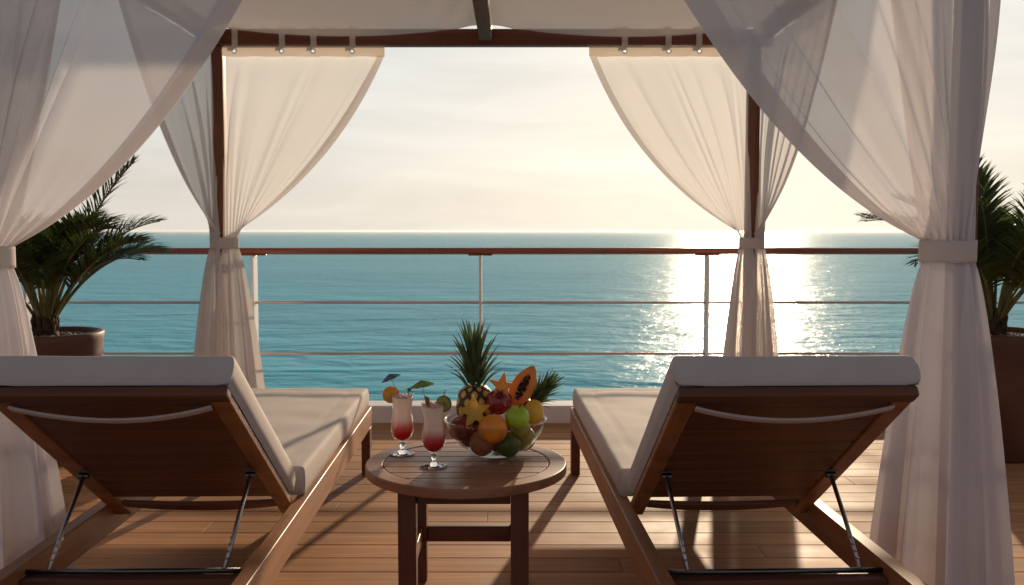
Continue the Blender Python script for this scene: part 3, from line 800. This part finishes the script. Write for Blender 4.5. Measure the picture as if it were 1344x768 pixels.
fl = [((-.096, 2.882, .503), .040, F_BRN, 'russet apple low in the bowl under the dark red apple', 'apple'),
      ((-.012, 2.880, .500), .0395, F_DGR, 'dark green lime at the bottom of the bowl under the orange', 'lime'),
      ((.036, 2.950, .503), .041, F_OLI, 'olive green pear low in the bowl under the green apple', 'pear'),
      ((-.030, 3.030, .503), .040, F_RED, 'dark red plum at the back of the bowl', 'plum'),
      ((-.050, 2.955, .497), .038, F_BRN, 'russet plum in the middle of the bowl bottom', 'plum'),
      ((-.136, 2.968, .506), .036, F_RED, 'dark red plum under the big pineapple', 'plum'),
      ((.030, 2.898, .545), .030, F_OLI, 'small olive lime touching the glass under the green apple', 'lime')]
for i, (p_, r_, mt, lb, ct) in enumerate(fl):
    blob(ct, p_, r_, mt, lb, ct, seed=10+i, dimple=.06, rot=(i*.4, i*.3, 0), shape=(1, 1, 1.05))

# pineapples
def pine_skin():
    m, nt, out = new_mat('pineapple_skin'); L = nt.links.new
    at = N(nt, 'ShaderNodeAttribute', attribute_name='eye')
    tc = N(nt, 'ShaderNodeTexCoord'); nz = N(nt, 'ShaderNodeTexNoise', inp={'Scale': 60.0, 'Detail': 3.0}); L(tc.outputs['Object'], nz.inputs['Vector'])
    md = N(nt, 'ShaderNodeMath', operation='MULTIPLY_ADD', inp={1: .35, 2: -.17}); L(nz.outputs['Fac'], md.inputs[0])
    sm = N(nt, 'ShaderNodeMath', operation='ADD'); L(at.outputs['Fac'], sm.inputs[0]); L(md.outputs[0], sm.inputs[1])
    c = ramp(nt, sm.outputs[0], [(.25, (.040, .026, .010)), (.40, (.13, .07, .018)), (.56, (.60, .36, .06)), (.95, (.75, .52, .13))])
    p = N(nt, 'ShaderNodeBsdfPrincipled', inp={'Roughness': .5}); L(c, p.inputs['Base Color'])
    L(p.outputs[0], out.inputs[0]); return m
M['pine'] = pine_skin()
def pineapple(pos, rw, hh, crown_h, crown_w, label, rot=(0, 0, 0), rows=8, nleaf=70, seed=0, turns=5):
    g = random.Random(seed)
    b = MB(); nu, nv = 144, 100; eyes = []
    def fn(u, v):
        th = PI*v
        a = 8*u + rows*v*.5; c_ = 8*u - rows*v*.5
        e_ = abs(math.sin(PI*a))*abs(math.sin(PI*c_))
        eyes.append(e_)
        rr = (math.sin(th)**.55)*rw*(1+.09*(e_**.6)-.04)
        spike = .06*rw*(1-min(1, ((abs((a % 1)-.5)**2+abs((c_ % 1)-.5)**2)/.012)))
        rr += max(0, spike)
        return Vector((rr*math.cos(2*PI*u), rr*math.sin(2*PI*u), hh*math.cos(th)))
    b.grid(fn, nu, nv)
    o = b.build('pineapple', M['pine'])
    at = o.data.attributes.new('eye', 'FLOAT', 'POINT')
    at.data.foreach_set('value', eyes)
    o.location = pos; o.rotation_euler = rot
    tag(o, label, 'pineapple', 'pineapples standing in the bowl')
    lf = MB()
    for k in range(nleaf):
        q = k/nleaf                       # 0 outer low leaves -> 1 inner tall leaves
        a = k*2.39996+g.uniform(-.1, .1)
        base = Vector((math.cos(a), math.sin(a), 0))*(crown_w*.34*(1-.75*q)) + Vector((0, 0, hh*.94 + crown_h*.30*q))
        out_ = R(62-54*q+g.uniform(-5, 5))
        ln = crown_h*(.36+.42*q)*g.uniform(.85, 1.1) if q < .9 else crown_h*.72*g.uniform(.85, 1.02)
        wd = crown_w*(.17+.13*q)
        rad = Vector((math.cos(a), math.sin(a), 0)); side = Vector((-math.sin(a), math.cos(a), 0))
        c_ = base; vs_ = []; m_ = 6
        for j in range(m_+1):
            h = j/m_; an = out_*(.55+.75*h)
            d = rad*math.sin(an)+Vector((0, 0, math.cos(an)))
            nn = rad*math.cos(an)-Vector((0, 0, math.sin(an)))
            ww = wd*(1.0 if h < .15 else (1-h)**.75*1.05+.015)
            vs_ += [c_-side*ww*.5+nn*(-ww*.22), c_, c_+side*ww*.5+nn*(-ww*.22)]
            c_ = c_+d*(ln/m_)
        fs_ = []
        for j in range(m_):
            for w2 in (0, 1):
                a2 = j*3+w2; fs_.append((a2, a2+1, a2+4, a2+3))
        lf.add(vs_, fs_, True)
    lf.build('leaf_crown', M['pineleaf'], o)
    return o
pineapple(px(624, 536, 3.03), .063, .080, .235, .105, 'upright pineapple with tall spiky crown at the back of the bowl', rot=(.02, -.03, .4), seed=3, nleaf=58)
pineapple(px(688, 541, 3.045), .034, .046, .145, .075, 'small pineapple tilted right with its crown leaning over the mango', rot=(.1, .68, 0), seed=8, nleaf=44)

# star fruit slices
def star(name, pos, r, th_, mt, label, rot):
    b = MB(); n_ = 5; seg = 5; ring = []
    for k in range(n_):
        a0_ = PI/2+k*2*PI/n_; a1_ = a0_+PI/n_; a2_ = a0_+2*PI/n_
        A = Vector((math.cos(a0_)*r, math.sin(a0_)*r)); B = Vector((math.cos(a1_)*r*.43, math.sin(a1_)*r*.43)); C = Vector((math.cos(a2_)*r, math.sin(a2_)*r))
        a_l = A.lerp(B, .06); ring += [A.lerp(C, -.0)*.985, a_l]
        for s_ in (.35, .7):
            p1 = A.lerp(B, s_); ring.append(p1*(1.0+.05*math.sin(PI*s_)))
        ring.append(B)
        for s_ in (.3, .65):
            p1 = B.lerp(C, s_); ring.append(p1*(1.0+.05*math.sin(PI*s_)))
        ring.append(C.lerp(B, .06))
    k = len(ring)
    vs_ = []; fs_ = []
    lay = [(.90, -th_/2), (1.0, -th_*.32), (1.0, th_*.32), (.90, th_/2)]
    for (s_, z_) in lay:
        for q in ring: vs_.append((q.x*s_, q.y*s_, z_))
    for j in range(3):
        for i in range(k): fs_.append((j*k+i, j*k+(i+1) % k, (j+1)*k+(i+1) % k, (j+1)*k+i))
    vs_.append((0, 0, -th_*.5)); vs_.append((0, 0, th_*.5)); c0 = len(vs_)-2
    for i in range(k): fs_.append((c0, (i+1) % k, i)); fs_.append((c0+1, 3*k+i, 3*k+(i+1) % k))
    b.add(vs_, fs_, False)
    o = b.build(name, mt, weld=True); o.location = pos; o.rotation_euler = rot
    tag(o, label, 'star fruit', 'star fruit in the bowl')
    s = MB()
    for q in range(5):
        a = PI/2+q*2*PI/5
        Mx = Matrix.Translation((math.cos(a)*r*.17, math.sin(a)*r*.17, th_*.5)) @ Matrix.Rotation(a, 4, 'Z') @ Matrix.Diagonal((r*.075, r*.03, .0016, 1))
        s.add([(math.cos(t_)*math.sin(p2), math.sin(t_)*math.sin(p2), math.cos(p2)) for p2 in (.01, .8, 1.6, 2.4, 3.1) for t_ in [i*PI/4 for i in range(8)]],
              [(j*8+i, (j+1)*8+i, (j+1)*8+(i+1) % 8, j*8+(i+1) % 8) for j in range(4) for i in range(8)], True, Mx)
    s.build('seeds', simple('pale_seeds', (.75, .66, .42), .4), o)
    return o
star('star_fruit', px(623, 541, 2.858), .056, .013, F_STAR, 'yellow star fruit slice leaning at the front of the pineapple', (R(78), R(-8), R(-6)))
star('star_fruit', px(659, 507, 2.975), .047, .030, F_STAR2, 'orange-ripe star fruit standing between pineapple and papaya', (R(84), R(10), R(8)))

# papaya half, cut face to the viewer
pa = empty('papaya_half', px(686, 508, 3.01)); pa.rotation_euler = (R(8), R(29), R(-12))
tag(pa, 'halved papaya with black seeds, cut face showing, leaning up out of the bowl', 'papaya', 'fruit heaped in the glass bowl')
def prad(t): return .040*(math.sin(PI*t)**.62)*(1.12-.30*t)      # t 0 bottom .. 1 top
b = MB()
b.grid(lambda u, v: (prad(v)*math.cos(PI*u), prad(v)*.95*math.sin(PI*u), -.080+.165*v), 28, 36)
b.build('skin', F_PAP, pa)
b = MB()
def cut(u, v):
    x = (u*2-1)*prad(v); t = v
    cav = 0
    rr = (x/.0155)**2+(((-.080+.165*v)+.004)/.056)**2
    if rr < 1: cav = .013*math.sqrt(1-rr)
    return (x, cav, -.080+.165*v)
b.grid(cut, 40, 60)
b.build('flesh', F_PAPF, pa)
b = MB(); g = random.Random(9)
for _ in range(120):
    a = g.uniform(0, 2*PI); q = math.sqrt(g.random())*.92
    x = .0145*q*math.cos(a); z = -.004+.052*q*math.sin(a); y = .013*math.sqrt(max(0, 1-q*q))-.0018
    s = g.uniform(.0024, .0034)
    b.add(iv if False else [(math.cos(t_)*math.sin(p2)*s+x, math.sin(t_)*math.sin(p2)*s+y, math.cos(p2)*s*1.2+z) for p2 in (.05, .8, 1.6, 2.4, 3.1) for t_ in [i*PI/3 for i in range(6)]],
          [(j*6+i, (j+1)*6+i, (j+1)*6+(i+1) % 6, j*6+(i+1) % 6) for j in range(4) for i in range(6)], True)
tag(b.build('seeds', F_SEED, pa), kind='stuff')

# ------------------------------------------------------------------ cocktails
def drink_mat():
    m, nt, out = new_mat('layered_drink'); L = nt.links.new
    tc = N(nt, 'ShaderNodeTexCoord'); sp_ = N(nt, 'ShaderNodeSeparateXYZ'); L(tc.outputs['Object'], sp_.inputs[0])
    nz = N(nt, 'ShaderNodeTexNoise', inp={'Scale': 22.0, 'Detail': 3.0}); L(tc.outputs['Object'], nz.inputs['Vector'])
    a = N(nt, 'ShaderNodeMath', operation='MULTIPLY_ADD', inp={1: .022, 2: -.011}); L(nz.outputs['Fac'], a.inputs[0])
    s = N(nt, 'ShaderNodeMath', operation='ADD'); L(sp_.outputs['Z'], s.inputs[0]); L(a.outputs[0], s.inputs[1])
    mr = N(nt, 'ShaderNodeMapRange', inp={'From Min': .04, 'From Max': .20}); L(s.outputs[0], mr.inputs['Value'])
    c = ramp(nt, mr.outputs[0], [(.0, (.50, .006, .02)), (.20, (.62, .015, .035)), (.33, (.72, .18, .16)), (.48, (.92, .80, .74)), (1.0, (.95, .91, .86))])
    p = N(nt, 'ShaderNodeBsdfPrincipled', inp={'Roughness': .3}); L(c, p.inputs['Base Color'])
    t = N(nt, 'ShaderNodeBsdfTranslucent'); L(c, t.inputs[0]); mx = N(nt, 'ShaderNodeMixShader', inp={0: .45}); L(p.outputs[0], mx.inputs[1]); L(t.outputs[0], mx.inputs[2])
    L(mx.outputs[0], out.inputs[0]); return m
M['drink'] = drink_mat()
M['foam'] = simple('pink_foam', (.82, .50, .50), .6, .3, var=.15, scale=60, sss=.3)
def cocktail(x, y, label, seed):
    t = tag(empty('cocktail_glass', (x, y, TZ)), label, 'cocktail glass', 'two layered cocktails on the side table')
    o_ = [(.001, .0008), (.038, .0008), (.0405, .002), (.0395, .0035), (.020, .008), (.0085, .014), (.0068, .019), (.0115, .0245), (.0125, .028), (.0100, .032), (.0072, .036), (.0095, .040), (.021, .048), (.031, .060), (.0368, .078), (.0372, .092), (.0345, .115), (.0308, .140), (.0325, .165), (.0372, .190), (.0382, .200)]
    i_ = [(.0372, .2004), (.0360, .190), (.0312, .165), (.0295, .140), (.0332, .115), (.0358, .092), (.0354, .078), (.0298, .062), (.019, .051), (.006, .045), (.001, .0445)]
    b = MB(); b.lathe(o_[:12]+[(.001, .040)], 64); b.build('foot', M['glass'], t, weld=True)
    b = MB(); b.lathe([(.001, .0405)]+o_[12:]+i_[:-1]+[(.001, .0448)], 64); b.build('glass', M['thin'], t, weld=True)
    b = MB(); b.lathe([(.001, .0450)]+[(max(.001, r-.0004), z+.0003) for r, z in reversed(i_[2:-1])]+[(.0352, .187), (.0345, .1885), (.001, .1892)], 48)
    b.build('drink', M['drink'], t, weld=True)
    g = random.Random(seed); b = MB()
    ic = bmesh.new(); bmesh.ops.create_icosphere(ic, subdivisions=2, radius=1); v_ = [v.co.copy() for v in ic.verts]; f_ = [[v.index for v in f.verts] for f in ic.faces]; ic.free()
    for _ in range(34):
        rr = .0315*math.sqrt(g.random()); a = g.uniform(0, 2*PI); s = g.uniform(.0045, .0085)
        b.add(v_, f_, True, Matrix.Translation((rr*math.cos(a), rr*math.sin(a), .190+g.uniform(0, .007)*(1-rr/.04))) @ Matrix.Diagonal((s, s, s*.8, 1)))
    b.build('foam', M['foam'], t)
    return t
G1 = (-.359, 2.955); G2 = (-.243, 2.80)
cocktail(*G1, 'cream and red cocktail with an orange slice, farther from the viewer', 1)
cocktail(*G2, 'cream and red cocktail with a lime slice, nearest the table edge', 2)

def citrus(name, pos, r, peel, flesh, label, cat, rot):
    t = tag(empty(name, pos), label, cat); t.rotation_euler = rot
    b = MB(); b.lathe([(r*.93, -.003), (r, -.0028), (r, .0028), (r*.93, .003)], 40, closed=True); b.build('peel', peel, t)
    b = MB(); b.lathe([(.0005, -.0022), (r*.93, -.0022), (r*.93, .0022), (.0005, .0022)], 40, closed=True)
    b.build('pith', glow('pith_'+name, (.85, .74, .42)), t)
    b = MB()
    for k in range(9):
        a0_ = k*2*PI/9+.06; a1_ = (k+1)*2*PI/9-.06
        for s in (1, -1):
            pts = [(r*.08*math.cos((a0_+a1_)/2), r*.08*math.sin((a0_+a1_)/2))]+[(r*.85*math.cos(a0_+(a1_-a0_)*i/5), r*.85*math.sin(a0_+(a1_-a0_)*i/5)) for i in range(6)]
            n_ = len(pts)
            b.add([(x, y, s*.0021) for x, y in pts]+[(x*.97, y*.97, s*.0034) for x, y in pts], [tuple(range(n_, 2*n_))[::s]]+[(i, (i+1) % n_, n_+(i+1) % n_, n_+i) for i in range(n_)], False)
    b.build('segments', flesh, t)
    return t
citrus('orange_slice', px(513, 518, 2.948), .0275, F_OR, glow('orange_flesh', (.88, .50, .04)), 'round orange slice perched on the farther glass rim', 'orange slice', (R(88), 0, R(20)))
citrus('lime_slice', px(582.5, 530, 2.798), .0255, F_DGR, glow('lime_flesh', (.62, .60, .10)), 'round lime slice perched on the nearer glass rim', 'lime slice', (R(88), 0, R(-22)))

def paper_umbrella(top, foot, r, c1, c2, label):
    top = Vector(top); foot = Vector(foot)
    t = tag(empty('paper_umbrella', foot), label, 'cocktail umbrella', 'paper umbrellas in the drinks')
    ax = (top-foot); ln = ax.length; q = ax.to_track_quat('Z', 'Y'); t.rotation_mode = 'QUATERNION'; t.rotation_quaternion = q
    b = MB(); b.tube([(0, 0, 0), (0, 0, ln+.004)], .0012, 8); b.build('stick', simple('umbrella_stick', (.55, .36, .16), .6), t)
    b = MB(); n_ = 8; sub = 6; m_ = 6; vs_ = [(0, 0, ln)]; fs_ = []
    for j in range(1, m_+1):
        for k in range(n_*sub):
            a = 2*PI*k/(n_*sub); s_ = abs(math.sin(PI*(k/sub)))
            rr = r*j/m_*(1-.07*s_)
            vs_.append((rr*math.cos(a), rr*math.sin(a), ln-.45*r*(j/m_)**1.25-.05*r*s_*(j/m_)))
    K = n_*sub
    for k in range(K): fs_.append((0, 1+k, 1+(k+1) % K))
    for j in range(m_-1):
        for k in range(K): fs_.append((1+j*K+k, 1+(j+1)*K+k, 1+(j+1)*K+(k+1) % K, 1+j*K+(k+1) % K))
    b.add(vs_, fs_, True)
    m, nt, out = new_mat('umbrella_paper'); L = nt.links.new
    tc = N(nt, 'ShaderNodeTexCoord'); wv = N(nt, 'ShaderNodeTexNoise', inp={'Scale': 55.0, 'Detail': 2.0}); L(tc.outputs['Object'], wv.inputs['Vector'])
    c = ramp(nt, wv.outputs['Fac'], [(.42, c1), (.58, c2)])
    d = N(nt, 'ShaderNodeBsdfDiffuse'); L(c, d.inputs[0]); tl = N(nt, 'ShaderNodeBsdfTranslucent'); L(c, tl.inputs[0])
    mx = N(nt, 'ShaderNodeMixShader', inp={0: .4}); L(d.outputs[0], mx.inputs[1]); L(tl.outputs[0], mx.inputs[2]); L(mx.outputs[0], out.inputs[0])
    b.build('paper_canopy', m, t)
    b = MB()
    for k in range(n_):
        a = 2*PI*k/n_
        b.tube([(.001*math.cos(a), .001*math.sin(a), ln-.002), (r*.6*math.cos(a), r*.6*math.sin(a), ln-.45*r*.6**1.25-.001), (r*1.0*math.cos(a), r*1.0*math.sin(a), ln-.45*r-.001)], .0006, 5)
    b.build('ribs', simple('umbrella_ribs', (.5, .36, .2), .6), t)
    return t
paper_umbrella(px(511, 491, 2.955), (G1[0]-.008, G1[1], TZ+.188), .034, (.10, .19, .28), (.22, .32, .42), 'blue paper umbrella in the farther cocktail')
paper_umbrella(px(553, 499, 2.80), (G2[0]-.022, G2[1], TZ+.188), .038, (.22, .36, .10), (.38, .50, .18), 'green paper umbrella in the nearer cocktail')
b = MB(); b.tube([(G2[0]+.020, G2[1]+.012, TZ+.150), px(584, 512, 2.80)], .0022, 10)
def stripes():
    m, nt, out = new_mat('striped_straw'); L = nt.links.new
    tc = N(nt, 'ShaderNodeTexCoord'); wv = N(nt, 'ShaderNodeTexWave', bands_direction='Z', inp={'Scale': 30.0}); L(tc.outputs['Object'], wv.inputs['Vector'])
    c = ramp(nt, wv.outputs['Fac'], [(.55, (.55, .04, .05)), (.62, (.8, .62, .58))])
    p = N(nt, 'ShaderNodeBsdfPrincipled', inp={'Roughness': .4}); L(c, p.inputs['Base Color']); L(p.outputs[0], out.inputs[0]); return m
tag(b.build('straw', stripes()), 'short red striped straw behind the lime slice', 'straw')
b = MB()
for (a, l_) in ((0, .046), (.5, .040)):
    b.tube([(G2[0]-.016+a*.006, G2[1]-.016, TZ+.184), (G2[0]-.021+a*.012, G2[1]-.018+a*.006, TZ+.190+l_*.7)], [.0052, .0042], 9)
tag(b.build('cinnamon_stick', simple('cinnamon', (.30, .13, .05), .7, bump=.5, bscale=200, var=.3)), 'brown cinnamon stick standing in the nearer cocktail', 'cinnamon')
b = MB(); g = random.Random(12); c0 = px(537, 512, 2.955)
b.tube([(G1[0]+.018, G1[1], TZ+.185), c0], .0012, 6)
for k in range(14):
    a = g.uniform(0, 2*PI); e_ = g.uniform(-.1, 1.2); d = Vector((math.cos(a)*math.cos(e_), math.sin(a)*math.cos(e_), math.sin(e_)))
    s = d.cross(Vector((0, 0, 1))).normalized(); u_ = s.cross(d); ln = g.uniform(.011, .018)
    c_ = c0+Vector((0, 0, -.004)); vs_ = []
    for j in range(6):
        h = j/5; ww = ln*.62*math.sin(PI*min(1, h*.95+.04))
        p_ = c_+d*ln*h-u_*ln*.25*h*h
        vs_ += [p_-s*ww*.5+u_*ww*.15, p_, p_+s*ww*.5+u_*ww*.15]
    b.add(vs_, [(j*3+w2, j*3+w2+1, j*3+w2+4, j*3+w2+3) for j in range(5) for w2 in (0, 1)], True)
tag(b.build('mint_sprig', M['mint']), 'green mint sprig on top of the farther cocktail', 'mint sprig')

# ------------------------------------------------------------------ sea haze
HZ = 1
if HZ:
    m, nt, out = new_mat('sea_air')
    vp = N(nt, 'ShaderNodeVolumePrincipled', inp={'Color': (.93, .94, .96, 1), 'Density': 5.5e-5, 'Anisotropy': .5})
    nt.links.new(vp.outputs[0], out.inputs['Volume'])
    b = MB(); b.box(-61000, 61000, -61000, 61000, -15, 3.2)
    tag(b.build('haze', m), 'thin pale haze over the sea', kind='stuff')
